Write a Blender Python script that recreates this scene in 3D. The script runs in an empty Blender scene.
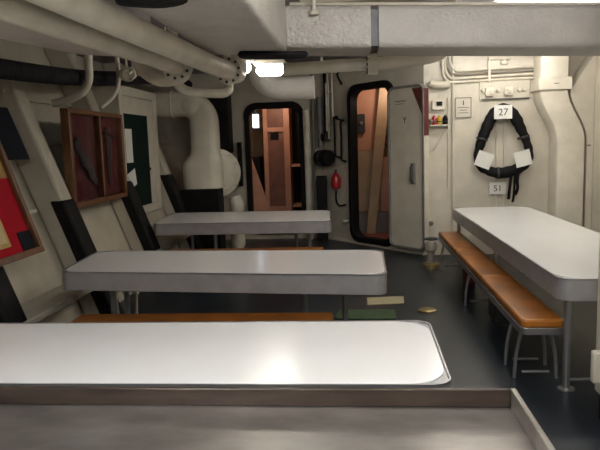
import bpy, bmesh, math, random
from mathutils import Vector, Matrix
random.seed(7)
scene = bpy.context.scene
col = scene.collection

# ------------------------------------------------------------------ camera numbers
F, CAM_H = 620.0, 1.55
ROLL = math.radians(1.8)
_a = 55*math.cos(ROLL)+82*math.sin(ROLL); _b = 82*math.cos(ROLL)-55*math.sin(ROLL)
PITCH = math.atan(_b/F); YAW = math.atan(_a/F*math.cos(PITCH))
FW = Vector((-math.sin(YAW)*math.cos(PITCH), math.cos(YAW)*math.cos(PITCH), -math.sin(PITCH)))
R0 = Vector((math.cos(YAW), math.sin(YAW), 0)); U0 = R0.cross(FW)
RT = R0*math.cos(ROLL)-U0*math.sin(ROLL); UP = U0*math.cos(ROLL)+R0*math.sin(ROLL)
CAM = Vector((0, 0, CAM_H))

# ------------------------------------------------------------------ materials
def new_mat(name):
    m = bpy.data.materials.new(name); m.use_nodes = True
    nt = m.node_tree; b = nt.nodes['Principled BSDF']
    return m, nt, b

def paint(name, c1, c2=None, rough=0.5, scale=6.0, bump=0.0, bscale=40.0, metal=0.0, stretch=None, spec=0.5, coat=0.0, contrast=(0.35, 0.65)):
    m, nt, b = new_mat(name)
    b.inputs['Roughness'].default_value = rough
    b.inputs['Metallic'].default_value = metal
    b.inputs['Specular IOR Level'].default_value = spec
    if coat: b.inputs['Coat Weight'].default_value = coat; b.inputs['Coat Roughness'].default_value = 0.12
    tc = nt.nodes.new('ShaderNodeTexCoord')
    vec = tc.outputs['Object']
    if stretch:
        mp = nt.nodes.new('ShaderNodeMapping'); mp.inputs['Scale'].default_value = stretch
        nt.links.new(vec, mp.inputs['Vector']); vec = mp.outputs['Vector']
    if c2:
        n = nt.nodes.new('ShaderNodeTexNoise'); n.inputs['Scale'].default_value = scale; n.inputs['Detail'].default_value = 5
        nt.links.new(vec, n.inputs['Vector'])
        r = nt.nodes.new('ShaderNodeValToRGB')
        r.color_ramp.elements[0].position = contrast[0]; r.color_ramp.elements[1].position = contrast[1]
        r.color_ramp.elements[0].color = (*c2, 1); r.color_ramp.elements[1].color = (*c1, 1)
        nt.links.new(n.outputs['Fac'], r.inputs['Fac']); nt.links.new(r.outputs['Color'], b.inputs['Base Color'])
    else:
        b.inputs['Base Color'].default_value = (*c1, 1)
    if bump:
        n2 = nt.nodes.new('ShaderNodeTexNoise'); n2.inputs['Scale'].default_value = bscale; n2.inputs['Detail'].default_value = 3
        nt.links.new(vec, n2.inputs['Vector'])
        bp = nt.nodes.new('ShaderNodeBump'); bp.inputs['Strength'].default_value = bump; bp.inputs['Distance'].default_value = 0.02
        nt.links.new(n2.outputs['Fac'], bp.inputs['Height']); nt.links.new(bp.outputs['Normal'], b.inputs['Normal'])
    return m

def emit(name, c, s):
    m, nt, b = new_mat(name)
    b.inputs['Base Color'].default_value = (*c, 1)
    b.inputs['Emission Color'].default_value = (*c, 1); b.inputs['Emission Strength'].default_value = s
    return m

def glass(name):
    m, nt, b = new_mat(name)
    b.inputs['Base Color'].default_value = (1, 1, 1, 1); b.inputs['Roughness'].default_value = 0.03
    b.inputs['IOR'].default_value = 1.1; b.inputs['Transmission Weight'].default_value = 1.0
    return m

M = dict(
    hull=paint('hull_paint', (.50, .455, .365), (.40, .36, .28), .55, 3, .15, 25),
    white=paint('white_paint', (.63, .585, .48), (.55, .505, .41), .42, 4, .12, 30),
    lag=paint('white_lagging', (.62, .58, .53), (.54, .50, .455), .45, 5, .35, 45),
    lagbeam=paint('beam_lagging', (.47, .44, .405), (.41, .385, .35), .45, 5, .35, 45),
    lagshiny=paint('glossy_lagging', (.52, .49, .45), (.46, .43, .39), .2, 6, .9, 38),
    duct=paint('duct_paint', (.76, .71, .59), (.66, .61, .50), .4, 5, .12, 30),
    pipe=paint('pipe_paint', (.72, .67, .56), (.60, .55, .45), .4, 7, .15, 30),
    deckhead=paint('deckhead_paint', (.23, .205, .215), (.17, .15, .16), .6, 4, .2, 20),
    floor=paint('deck_linoleum', (.016, .023, .031), (.008, .012, .017), .34, 2.2, .05, 60),
    lam=paint('white_laminate', (.82, .815, .80), (.795, .79, .765), .19, 3, 0, 1, spec=.17),
    rim=paint('aluminium_rim', (.44, .43, .43), (.37, .36, .36), .38, 9, .03, 60, metal=.45),
    steel=paint('brushed_steel', (.56, .53, .49), (.36, .33, .30), .34, 4.0, .03, 40, metal=.9, stretch=(1.0, 1.8, 1)),
    steeldark=paint('dark_steel_lip', (.085, .064, .052), (.045, .032, .026), .36, 6, .03, 40, metal=.6, stretch=(.6, 4, 4)),  # darker, browner steel for the counter's back lip
    tube=paint('steel_tube', (.42, .42, .42), (.33, .33, .34), .32, 8, 0, 1, metal=.8),
    vinyl=paint('tan_vinyl', (.36, .128, .016), (.23, .074, .009), .33, 5, .10, 35),
    vinyl2=paint('brown_vinyl', (.34, .12, .022), (.26, .085, .014), .38, 5, .10, 35),
    black=paint('black_rubber', (.006, .006, .006), (.010, .009, .009), .6, 8, .1, 50, spec=.15),
    blackfoam=paint('black_foam', (.012, .011, .013), (.022, .02, .022), .8, 9, .5, 30, spec=.15),
    navy=paint('navy_cloth', (.004, .005, .010), (.006, .007, .013), .8, 9, spec=.2),
    wood=paint('varnished_wood', (.17, .072, .028), (.10, .04, .015), .35, 6, .05, 40, stretch=(6, 6, 1)),
    velvet=paint('red_velvet', (.10, .010, .011), (.07, .007, .008), .8, 12),
    dark=paint('tarnished_metal', (.035, .035, .038), (.06, .06, .06), .4, 20, metal=.4),
    flagred=paint('flag_red', (.42, .005, .016), (.36, .004, .013), .75, 8, spec=.15),
    gold=paint('flag_gold', (.40, .22, .035), (.33, .17, .025), .5, 8),
    goldframe=paint('gilt_frame', (.45, .31, .10), (.36, .24, .07), .35, 14, metal=.3),
    cream=paint('cream_card', (.55, .44, .24), (.50, .39, .20), .6, 6),
    green=paint('green_baize', (.006, .017, .012), (.004, .012, .009), .9, 20, spec=.15),
    paper=paint('paper', (.74, .73, .68), (.71, .70, .65), .7, 5),
    ink=paint('black_ink', (.015, .015, .015), None, .6),
    redp=paint('red_lead_paint', (.13, .028, .024), (.095, .02, .016), .5, 10),
    red=paint('red_gloss', (.42, .015, .02), (.36, .012, .016), .3, 10),
    yellow=paint('yellow_plastic', (.55, .36, .03), None, .45),
    orange=paint('orange_primer', (.56, .30, .20), (.47, .24, .155), .5, 4, .05, 30),
    orangedk=paint('brown_varnish', (.24, .11, .075), (.17, .075, .05), .45, 5, .05, 30),
    tanp=paint('tan_panel', (.42, .31, .19), (.36, .26, .15), .5, 4),
    pinkfl=paint('red_deck', (.32, .10, .08), (.26, .08, .06), .5, 5),
    grey=paint('grey_paint', (.20, .19, .17), (.16, .15, .14), .5, 6),
    brass=paint('brass', (.36, .27, .12), (.26, .19, .08), .4, 10, metal=.6),
    mat=paint('green_mat', (.045, .085, .030), (.035, .065, .024), .8, 25),
    board=paint('buff_board', (.38, .34, .20), (.33, .29, .17), .7, 8),
    cable=paint('grey_cable', (.30, .27, .22), (.24, .21, .17), .5, 9),
    lampglass=emit('lamp_glow', (1.0, .96, .90), 22.0),
    lampround=emit('round_lamp_glow', (1.0, .93, .80), 24.0),
    tubemid=emit('fluorescent_tube_mid', (1.0, .965, .91), 62.0),
    fillcool=emit('added_fill_tube_cool', (.93, .96, 1.0), 115.0),
    tubedim=emit('fluorescent_tube_dim', (1.0, .965, .91), 34.0),
    tubelight=emit('fluorescent_tube', (1.0, .975, .94), 62.0),
    warm=emit('warm_bulb', (1.0, .55, .28), 10.0),
    coolwin=emit('cool_lamp', (.75, .82, 1.0), 3.0),
    glass=glass('cabinet_glass'),
)

# ------------------------------------------------------------------ object helpers
ORG = {}
def thing(name, label, cat, loc, group=None, kind=None):
    o = bpy.data.objects.new(name, None); col.objects.link(o)
    o.empty_display_size = .1
    o.location = loc; o['label'] = label; o['category'] = cat
    if group: o['group'] = group
    if kind: o['kind'] = kind
    ORG[o.name] = Vector(loc)
    return o

def tag(o, label, cat, group=None, kind=None):
    o['label'] = label; o['category'] = cat
    if group: o['group'] = group
    if kind: o['kind'] = kind
    return o

class MB:
    def __init__(s): s.bm = bmesh.new()
    def box(s, lo, hi, mat=None):
        lo, hi = Vector(lo), Vector(hi)
        v = [s.bm.verts.new((x, y, z)) for x in (lo.x, hi.x) for y in (lo.y, hi.y) for z in (lo.z, hi.z)]
        if mat is not None:
            for k in v: k.co = mat @ k.co
        for f in ((0, 1, 3, 2), (4, 6, 7, 5), (0, 4, 5, 1), (2, 3, 7, 6), (0, 2, 6, 4), (1, 5, 7, 3)):
            s.bm.faces.new([v[i] for i in f])
        return s
    def hexa(s, p):  # eight corners: four bottom, four top (same order)
        v = [s.bm.verts.new(q) for q in p]
        for f in ((3, 2, 1, 0), (4, 5, 6, 7), (0, 1, 5, 4), (1, 2, 6, 5), (2, 3, 7, 6), (3, 0, 4, 7)):
            s.bm.faces.new([v[i] for i in f])
        return s
    def prism(s, poly, vec):  # 3D polygon pushed along vec
        vec = Vector(vec)
        a = [s.bm.verts.new(q) for q in poly]; b = [s.bm.verts.new(Vector(q)+vec) for q in poly]
        n = len(a)
        s.bm.faces.new(a[::-1]); s.bm.faces.new(b)
        for i in range(n): s.bm.faces.new((a[i], a[(i+1) % n], b[(i+1) % n], b[i]))
        return s
    def tube(s, pts, r, n=12, closed=False, flat=1.0, fdir=None):
        pts = [Vector(p) for p in pts]; m = len(pts)
        rs = r if isinstance(r, (list, tuple)) else [r]*m
        t0 = (pts[1]-pts[0]).normalized()
        if fdir is not None: nrm = Vector(fdir)
        else: nrm = Vector((0, 0, 1)) if abs(t0.z) < .9 else Vector((1, 0, 0))
        rings = []
        for i, p in enumerate(pts):
            if closed: t = (pts[(i+1) % m]-pts[i-1]).normalized()
            elif i == 0: t = t0
            elif i == m-1: t = (pts[-1]-pts[-2]).normalized()
            else: t = ((pts[i+1]-p).normalized()+(p-pts[i-1]).normalized()).normalized()
            if fdir is not None: nrm = Vector(fdir)
            nrm = (nrm-t*nrm.dot(t)).normalized(); bi = t.cross(nrm)
            k = 1.0
            if 0 < i < m-1 and not closed:
                c = max(.5, t.dot((p-pts[i-1]).normalized())); k = 1/c if False else 1.0
            rings.append([s.bm.verts.new(p+(nrm*math.cos(q)*flat+bi*math.sin(q))*rs[i]*k) for q in [2*math.pi*j/n for j in range(n)]])
        L = m if closed else m-1
        for i in range(L):
            A, B = rings[i], rings[(i+1) % m]
            for j in range(n): s.bm.faces.new((A[j], A[(j+1) % n], B[(j+1) % n], B[j]))
        if not closed:
            s.bm.faces.new(rings[0][::-1]); s.bm.faces.new(rings[-1])
        return s
    def lathe(s, prof, base, axis=(0, 0, 1), n=24):  # (radius, height) pairs about axis
        ax = Vector(axis).normalized(); base = Vector(base)
        u = ax.orthogonal().normalized(); w = ax.cross(u)
        rings = []
        for r, h in prof:
            r = max(r, 1e-4)
            rings.append([s.bm.verts.new(base+ax*h+(u*math.cos(q)+w*math.sin(q))*r) for q in [2*math.pi*j/n for j in range(n)]])
        for A, B in zip(rings, rings[1:]):
            for j in range(n): s.bm.faces.new((A[j], A[(j+1) % n], B[(j+1) % n], B[j]))
        s.bm.faces.new(rings[0][::-1]); s.bm.faces.new(rings[-1])
        return s
    def sweep(s, rings):
        R = [[s.bm.verts.new(p) for p in r] for r in rings]
        n = len(R[0])
        for A, B in zip(R, R[1:]):
            for j in range(n): s.bm.faces.new((A[j], A[(j+1) % n], B[(j+1) % n], B[j]))
        s.bm.faces.new(R[0][::-1]); s.bm.faces.new(R[-1])
        return s
    def holed(s, outer, inner, vec):  # plate with a hole
        vec = Vector(vec); tmp = bmesh.new(); es = []
        for loop in (outer, inner):
            vs = [tmp.verts.new(p) for p in loop]
            es += [tmp.edges.new((vs[i], vs[(i+1) % len(vs)])) for i in range(len(vs))]
        bmesh.ops.triangle_fill(tmp, use_beauty=True, use_dissolve=False, edges=es, normal=vec.normalized())
        tmp.verts.index_update()
        V = [v.co.copy() for v in tmp.verts]; FC = [[v.index for v in f.verts] for f in tmp.faces]; tmp.free()
        a = [s.bm.verts.new(q) for q in V]; b = [s.bm.verts.new(q+vec) for q in V]
        for f in FC:
            s.bm.faces.new([a[i] for i in f][::-1]); s.bm.faces.new([b[i] for i in f])
        o = 0
        for loop in (outer, inner):
            n = len(loop)
            for i in range(n):
                j = (i+1) % n
                s.bm.faces.new((a[o+i], a[o+j], b[o+j], b[o+i]))
            o += n
        return s
    def build(s, name, mat, parent=None, bevel=0, seg=2, smooth=40, kind=None, sub=0):
        bmesh.ops.recalc_face_normals(s.bm, faces=s.bm.faces)
        me = bpy.data.meshes.new(name)
        org = Vector((0, 0, 0))
        if parent is not None: org = ORG[parent.name]
        elif len(s.bm.verts):
            xs = [v.co for v in s.bm.verts]
            org = Vector(((min(v.x for v in xs)+max(v.x for v in xs))/2, (min(v.y for v in xs)+max(v.y for v in xs))/2, min(v.z for v in xs)))
        for v in s.bm.verts: v.co -= org
        s.bm.to_mesh(me); s.bm.free()
        me.shade_smooth()
        me.set_sharp_from_angle(angle=math.radians(smooth))
        me.materials.append(M[mat] if isinstance(mat, str) else mat)
        o = bpy.data.objects.new(name, me); col.objects.link(o)
        if parent is not None: o.parent = parent
        else: o.location = org
        ORG[o.name] = org
        if bevel:
            b = o.modifiers.new('bevel', 'BEVEL'); b.width = bevel; b.segments = seg; b.limit_method = 'ANGLE'; b.angle_limit = math.radians(35)
            b.harden_normals = False
        if sub:
            q = o.modifiers.new('sub', 'SUBSURF'); q.levels = sub; q.render_levels = sub
        if kind: o['kind'] = kind
        return o

def text(s, size, loc, normal, up, mat, parent, name='lettering'):
    cu = bpy.data.curves.new(name, 'FONT'); cu.body = s; cu.size = size; cu.align_x = 'CENTER'; cu.align_y = 'CENTER'; cu.extrude = .0006
    cu.materials.append(M[mat])
    tmp = bpy.data.objects.new(name, cu)
    me = bpy.data.meshes.new_from_object(tmp); bpy.data.objects.remove(tmp); bpy.data.curves.remove(cu)
    o = bpy.data.objects.new(name, me); col.objects.link(o)
    if not me.materials: me.materials.append(M[mat])
    z = Vector(normal).normalized(); y = Vector(up).normalized(); x = y.cross(z).normalized(); y = z.cross(x)
    mt = Matrix((x, y, z)).transposed().to_4x4(); mt.translation = Vector(loc)-ORG[parent.name]
    o.parent = parent; o.matrix_local = mt
    ORG[o.name] = ORG[parent.name]
    return o

def round_poly(pts, r, n=6):
    pts = [Vector(p) for p in pts]; out = []; m = len(pts)
    rs = r if isinstance(r, (list, tuple)) else [r]*m
    for i in range(m):
        p, a, b = pts[i], pts[i-1], pts[(i+1) % m]
        da, db = (a-p).normalized(), (b-p).normalized()
        ang = math.acos(max(-1, min(1, da.dot(db))))
        if rs[i] <= 1e-4: out.append(p.copy()); continue
        d = rs[i]/math.tan(ang/2); c = p+(da+db).normalized()*(rs[i]/math.sin(ang/2))
        s, e = p+da*d, p+db*d
        v0, v1 = s-c, e-c; tot = v0.angle(v1); ax = v0.cross(v1).normalized()
        for k in range(n+1): out.append(c+Matrix.Rotation(tot*k/n, 3, ax) @ v0)
    return out

def inset(pts, d):
    pts = [Vector(p) for p in pts]; m = len(pts); c = sum(pts, Vector())/m; out = []
    for i in range(m):
        p, a, b = pts[i], pts[i-1], pts[(i+1) % m]
        da, db = (a-p).normalized(), (b-p).normalized()
        ang = da.angle(db); out.append(p+(da+db).normalized()*(d/math.sin(ang/2)))
    return out

def smooth_path(pts, n=6, closed=False):
    P = [Vector(p) for p in pts]; m = len(P); out = []
    rng = range(m) if closed else range(m-1)
    for i in rng:
        if closed: p0, p1, p2, p3 = P[i-1], P[i], P[(i+1) % m], P[(i+2) % m]
        else: p0, p1, p2, p3 = P[max(i-1, 0)], P[i], P[i+1], P[min(i+2, m-1)]
        for k in range(n):
            t = k/n
            out.append(.5*((2*p1)+(p2-p0)*t+(2*p0-5*p1+4*p2-p3)*t*t+(3*p1-p0-3*p2+p3)*t*t*t))
    if not closed: out.append(P[-1])
    return out

def struct(name, mb, mat, parent=None, **k):
    return mb.build(name, mat, parent, kind='structure' if parent is None else None, **k)

# ------------------------------------------------------------------ room shell
CEIL = 2.75
HK = .37                                   # the ship's side leans outwards by this much per metre
def hull_x(z, x0): return x0-HK*(z-.7)
# diagonal bulkhead frame: s along it, off towards the room, z up
WA = Vector((-.53, 10.19, 0)); WB = Vector((.92, 8.48, 0)); WU = (WB-WA).normalized(); WN = Vector((-WU.y*-1, 0, 0))
WN = Vector((WU.y, -WU.x, 0))
def W(s, off, z): return WA+WU*s+WN*off+Vector((0, 0, z))

struct('floor', MB().box((-3.6, -2.2, -.1), (3.2, 13, 0)), 'floor')
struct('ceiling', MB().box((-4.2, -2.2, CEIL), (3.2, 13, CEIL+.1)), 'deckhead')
hx0 = -2.70
struct('wall_left', MB().hexa([(hull_x(0, hx0)-.1, -2.2, 0), (hull_x(0, hx0), -2.2, 0), (hull_x(0, hx0), 10.3, 0), (hull_x(0, hx0)-.1, 10.3, 0),
                               (hull_x(CEIL, hx0)-.1, -2.2, CEIL), (hull_x(CEIL, hx0), -2.2, CEIL), (hull_x(CEIL, hx0), 10.3, CEIL), (hull_x(CEIL, hx0)-.1, 10.3, CEIL)]), 'hull')
struct('wall_right', MB().box((2.98, -2.2, 0), (3.08, 8.6, CEIL)), 'white')
struct('wall_front', MB().box((-3.6, -2.3, 0), (3.2, -2.2, CEIL)), 'white')
struct('wall_right_back', MB().box((.92, 8.48, 0), (3.08, 8.56, CEIL)), 'white')
# far bulkhead with the first doorway
def rect_xz(x0, x1, z0, z1, y, r, n=6):
    return round_poly([(x0, y, z0), (x1, y, z0), (x1, y, z1), (x0, y, z1)], r, n)
D1i = rect_xz(-1.72, -.90, .16, 2.15, 10.2, .16); D1o = rect_xz(-1.80, -.82, .08, 2.25, 10.2, .2)
struct('wall_back', MB().holed([(-3.7, 10.2, 0), (-.53, 10.2, 0), (-.53, 10.2, CEIL), (-3.7, 10.2, CEIL)], rect_xz(-1.74, -.88, .14, 2.17, 10.2, .16), (0, .08, 0)), 'hull')
struct('door_1', MB().holed([p+Vector((0, -.05, 0)) for p in D1o], [p+Vector((0, -.05, 0)) for p in D1i], (0, .15, 0)), 'black', bevel=.012)
# diagonal bulkhead with the second doorway
def rect_w(s0, s1, z0, z1, off, r, n=6):
    return round_poly([W(s0, off, z0), W(s1, off, z0), W(s1, off, z1), W(s0, off, z1)], r, n)
struct('wall_diagonal', MB().holed([W(0, 0, 0), W(2.242, 0, 0), W(2.242, 0, CEIL), W(0, 0, CEIL)], rect_w(.77, 1.62, .10, 2.34, 0, .16), WN*-.08), 'white')
struct('door_2', MB().holed(rect_w(.70, 1.69, .035, 2.42, .05, .2), rect_w(.775, 1.615, .12, 2.325, .05, .16), WN*-.15), 'black', bevel=.012)
struct('baseboard_diagonal', MB().hexa([W(0, 0, 0), W(2.242, 0, 0), W(2.242, .03, 0), W(0, .03, 0), W(0, 0, .03), W(2.242, 0, .03), W(2.242, .03, .03), W(0, .03, .03)]), 'white')
# compartment behind the first doorway
struct('wall_far_back', MB().box((-2.9, 12.3, 0), (-.6, 12.4, CEIL)), 'tanp')
struct('wall_far_left', MB().box((-2.9, 10.29, 0), (-2.82, 12.3, CEIL)), 'grey')
struct('wall_far_right', MB().box((-.66, 10.29, 0), (-.58, 12.3, CEIL)), 'orangedk')
# compartment behind the second doorway
struct('wall_store_left', MB().hexa([W(-.3, -.1, .0), W(-.22, -.1, .0), W(-.22, -1.9, .0), W(-.3, -1.9, .0), W(-.3, -.1, CEIL), W(-.22, -.1, CEIL), W(-.22, -1.9, CEIL), W(-.3, -1.9, CEIL)]), 'tanp')
struct('wall_store_back', MB().hexa([W(-.3, -1.9, 0), W(1.95, -1.9, 0), W(1.95, -1.98, 0), W(-.3, -1.98, 0), W(-.3, -1.9, CEIL), W(1.95, -1.9, CEIL), W(1.95, -1.98, CEIL), W(-.3, -1.98, CEIL)]), 'redp')
struct('wall_store_right', MB().hexa([W(1.95, -.1, 0), W(2.03, -.1, 0), W(2.03, -1.9, 0), W(1.95, -1.9, 0), W(1.95, -.1, CEIL), W(2.03, -.1, CEIL), W(2.03, -1.9, CEIL), W(1.95, -1.9, CEIL)]), 'redp')
struct('floor_store', MB().hexa([W(-.22, -.1, .0), W(1.95, -.1, .0), W(1.95, -1.9, .0), W(-.22, -1.9, .0), W(-.22, -.1, .04), W(1.95, -.1, .04), W(1.95, -1.9, .04), W(-.22, -1.9, .04)]), 'pinkfl')

# deck beam lagged in two runs with a dark joint between them; the deck's camber lowers it towards the ship's side
def bz(x): return 2.155-.043*x
def bt(x): return 2.42-.048*x
def beam_run(x0, x1, name, mat):
    m = MB(); n = max(2, int((x1-x0)/.25)); pr = []
    for i in range(n+1):
        x = x0+(x1-x0)*i/n
        pr.append(round_poly([(x, 4.08, bz(x)), (x, 4.52, bz(x)), (x, 4.52, bt(x)), (x, 4.08, bt(x))], [.035]*4, 3))
    m.sweep(pr); return struct(name, m, mat)
beam_run(-.46, .115, 'beam', 'lagshiny')
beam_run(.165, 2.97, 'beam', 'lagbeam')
struct('beam', MB().box((.11, 4.12, 2.165), (.17, 4.48, 2.39)), 'dark')

# transverse ribs of the ship's side, their lower ends in black sleeves
def rib(y, ztop_sleeve, w=.10):
    zb, zt = 0.02, CEIL
    m = MB().hexa([(hull_x(zb, -2.7), y-w, zb), (hull_x(zb, -2.42), y-w, zb), (hull_x(zb, -2.42), y+w, zb), (hull_x(zb, -2.7), y+w, zb),
                   (hull_x(zt, -2.7), y-w, zt), (hull_x(zt, -2.42), y-w, zt), (hull_x(zt, -2.42), y+w, zt), (hull_x(zt, -2.7), y+w, zt)])
    o = struct('hull_rib', m, 'hull', bevel=.03, seg=3)
    z0, z1 = .03, ztop_sleeve
    k = MB().hexa([(hull_x(z0, -2.55), y-w-.012, z0), (hull_x(z0, -2.405), y-w-.012, z0), (hull_x(z0, -2.405), y+w+.012, z0), (hull_x(z0, -2.55), y+w+.012, z0),
                   (hull_x(z1, -2.55), y-w-.012, z1), (hull_x(z1, -2.405), y-w-.012, z1), (hull_x(z1, -2.405), y+w+.012, z1), (hull_x(z1, -2.55), y+w+.012, z1)])
    k.build('sleeve', 'black', o, bevel=.03, seg=3)
    return o
rib(3.92, .80); rib(5.35, 1.13); rib(6.92, 1.20); rib(8.55, 1.20)
# stringer shelf low along the side
struct('trim_1', MB().box((-2.62, 2.4, .35), (-2.28, 8.4, .40)), 'hull', bevel=.008)
# frame lines on the hull plating
for i, z in enumerate((1.62, 2.05)):
    struct('trim_%d' % (i+2), MB().hexa([(hull_x(z, -2.70), 2.4, z), (hull_x(z, -2.65), 2.4, z), (hull_x(z, -2.65), 10.1, z), (hull_x(z, -2.70), 10.1, z),
                                        (hull_x(z+.05, -2.70), 2.4, z+.05), (hull_x(z+.05, -2.65), 2.4, z+.05), (hull_x(z+.05, -2.65), 10.1, z+.05), (hull_x(z+.05, -2.70), 10.1, z+.05)]), 'hull', bevel=.01)

# ------------------------------------------------------------------ tables and benches
TZ = .705
def table(name, quad, label, legs, rr=.075, apron=.135):
    q = [Vector((x, y, 0)) for x, y in quad]
    c = sum(q, Vector())/4
    t = thing(name, label, 'table', (c.x, c.y, 0), 'mess tables')
    def lift(pts, z): return [Vector((p.x, p.y, z)) for p in pts]
    outer = round_poly(lift(q, TZ-apron), rr, 8)
    MB().prism(outer, (0, 0, apron-.006)).build('apron', 'rim', t, bevel=.004)
    top = round_poly(lift(inset(q, .013), TZ-.008), rr*2.1, 8)
    MB().prism(top, (0, 0, .009)).build('tabletop', 'lam', t, bevel=.002)
    # fine raised metal lip round the edge
    MB().holed(round_poly(lift(q, TZ-.010), rr, 8), round_poly(lift(inset(q, .007), TZ-.010), rr-.006, 8), (0, 0, .012)).build('edge_lip', 'tube', t)
    for (x, y) in legs:
        m = MB().tube([(x, y, .012), (x, y, TZ-apron-.0005)], .022, 14)
        m.lathe([(.05, 0), (.05, .008), (.024, .014)], (x, y, 0), n=18)
        m.build('leg', 'tube', t)
    return t
table('mess_table', [(-2.02, 2.09), (.325, 2.10), (.335, 2.90), (-2.02, 2.89)], 'white topped mess table nearest the camera, right behind the steel counter', [(-1.8, 2.3), (-1.8, 2.7), (.1, 2.3), (.1, 2.7)])
table('mess_table', [(-2.12, 4.17), (.19, 3.93), (.205, 4.88), (-2.20, 5.04)], 'white topped mess table second from the camera, over the long tan bench', [(-1.85, 4.45), (-1.9, 4.85), (-.10, 4.62), (-.40, 4.55)])
table('mess_table', [(-2.32, 6.85), (-.28, 6.80), (-.33, 7.93), (-2.42, 7.99)], 'small looking white mess table farthest from the camera, below the big white elbow duct', [(-1.68, 7.2), (-2.1, 7.7), (-.55, 7.15), (-.75, 7.6)])
table('mess_table', [(1.20, 3.74), (2.12, 3.74), (2.12, 7.90), (1.19, 7.88)], 'long white mess table on the right, running towards the life ring', [(1.27, 3.80), (2.05, 3.85), (1.27, 7.8), (2.05, 7.8), (1.3, 5.9)], rr=.09)

t_ = [o for o in col.objects if o.name == 'mess_table.003'][0]
MB().tube([(1.29, 3.80, .06), (2.03, 3.85, .06)], .012, 10).build('foot_bar', 'tube', t_)
def bench(name, x0, x1, y0, y1, label, along, segs, mat, zt=.42, leg_at=()):
    t = thing(name, label, 'bench', ((x0+x1)/2, (y0+y1)/2, 0), 'mess benches')
    q = [Vector((x0, y0, 0)), Vector((x1, y0, 0)), Vector((x1, y1, 0)), Vector((x0, y1, 0))]
    zr = zt-.085
    outer = round_poly([Vector((p.x, p.y, zr)) for p in q], .05, 8)
    inner = round_poly([Vector((p.x, p.y, zr)) for p in inset(q, .015)], .04, 8)
    MB().holed(outer, inner, (0, 0, .045)).build('seat_frame', 'tube', t, bevel=.003)
    MB().prism([Vector((p.x, p.y, zr+.034)) for p in inner], (0, 0, .008)).build('seat_board', 'black', t)
    for i in range(segs):
        a, b = i/segs, (i+1)/segs
        if along == 'y': r = [(x0+.006, y0+(y1-y0)*a+.004), (x1-.006, y0+(y1-y0)*a+.004), (x1-.006, y0+(y1-y0)*b-.004), (x0+.006, y0+(y1-y0)*b-.004)]
        else: r = [(x0+(x1-x0)*a+.004, y0+.006), (x0+(x1-x0)*b-.004, y0+.006), (x0+(x1-x0)*b-.004, y1-.006), (x0+(x1-x0)*a+.004, y1-.006)]
        MB().prism(round_poly([(x, y, zr+.043) for x, y in r], .035, 6), (0, 0, .055)).build('seat_cushion', mat, t, bevel=.016, seg=4, smooth=60)
    for (c0, c1) in leg_at:     # one splayed frame of two tubes and a stretcher
        lean = .03
        for p, d in ((c0, -lean), (c1, lean)):
            p = Vector(p); e = (Vector(c1)-Vector(c0)).normalized()
            f = p+e*d*1.6
            MB().tube(smooth_path([(p.x, p.y, zr+.002), ((p.x+f.x)/2+e.x*d*.4, (p.y+f.y)/2+e.y*d*.4, zr*.5), (f.x, f.y, .002)], 4), .0125, 10).build('leg', 'tube', t)
        a, b = Vector(c0), Vector(c1)
        MB().tube([(a.x, a.y, .045), (b.x, b.y, .045)], .010, 10).build('stretcher', 'tube', t)
    return t
bench('mess_bench', 1.0, 1.27, 3.83, 7.72, 'tan cushioned mess bench along the left edge of the right table', 'y', 3, 'vinyl',
      leg_at=(((1.05, 3.98), (1.22, 3.98)), ((1.05, 4.22), (1.22, 4.22)), ((1.05, 5.8), (1.22, 5.8)), ((1.05, 7.5), (1.22, 7.5))))
bench('mess_bench', -1.92, -.16, 3.74, 4.05, 'tan cushioned mess bench just behind the nearest white table', 'x', 1, 'vinyl', leg_at=(((-1.7, 3.8), (-1.7, 4.0)), ((-.35, 3.8), (-.35, 4.0))))
bench('mess_bench', -2.1, -.36, 6.40, 6.72, 'brown cushioned mess bench in front of the farthest white table', 'x', 1, 'vinyl2', leg_at=(((-1.9, 6.47), (-1.9, 6.65)), ((-.55, 6.47), (-.55, 6.65))))

# ------------------------------------------------------------------ foreground steel counter with a raised lip
t = thing('steel_counter', 'stainless steel counter with a raised lip, closest thing in the foreground', 'counter', (-.6, 1.1, 0))
MB().box((-2.1, .45, .775), (.435, 1.715, .80)).build('counter_top', 'steel', t, bevel=.002)
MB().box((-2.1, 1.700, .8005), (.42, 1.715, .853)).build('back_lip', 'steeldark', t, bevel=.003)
MB().box((.4205, .45, .8005), (.437, 1.715, .853)).build('side_lip', 'steel', t, bevel=.003)
MB().box((-2.1, 1.716, .70), (.437, 1.728, .84)).build('back_apron', 'steel', t)
for x, y in ((-2.0, .55), (-2.0, 1.6), (.33, .55), (.33, 1.6)):
    MB().box((x-.025, y-.025, 0), (x+.025, y+.025, .7745)).build('leg', 'tube', t, bevel=.004)

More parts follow.
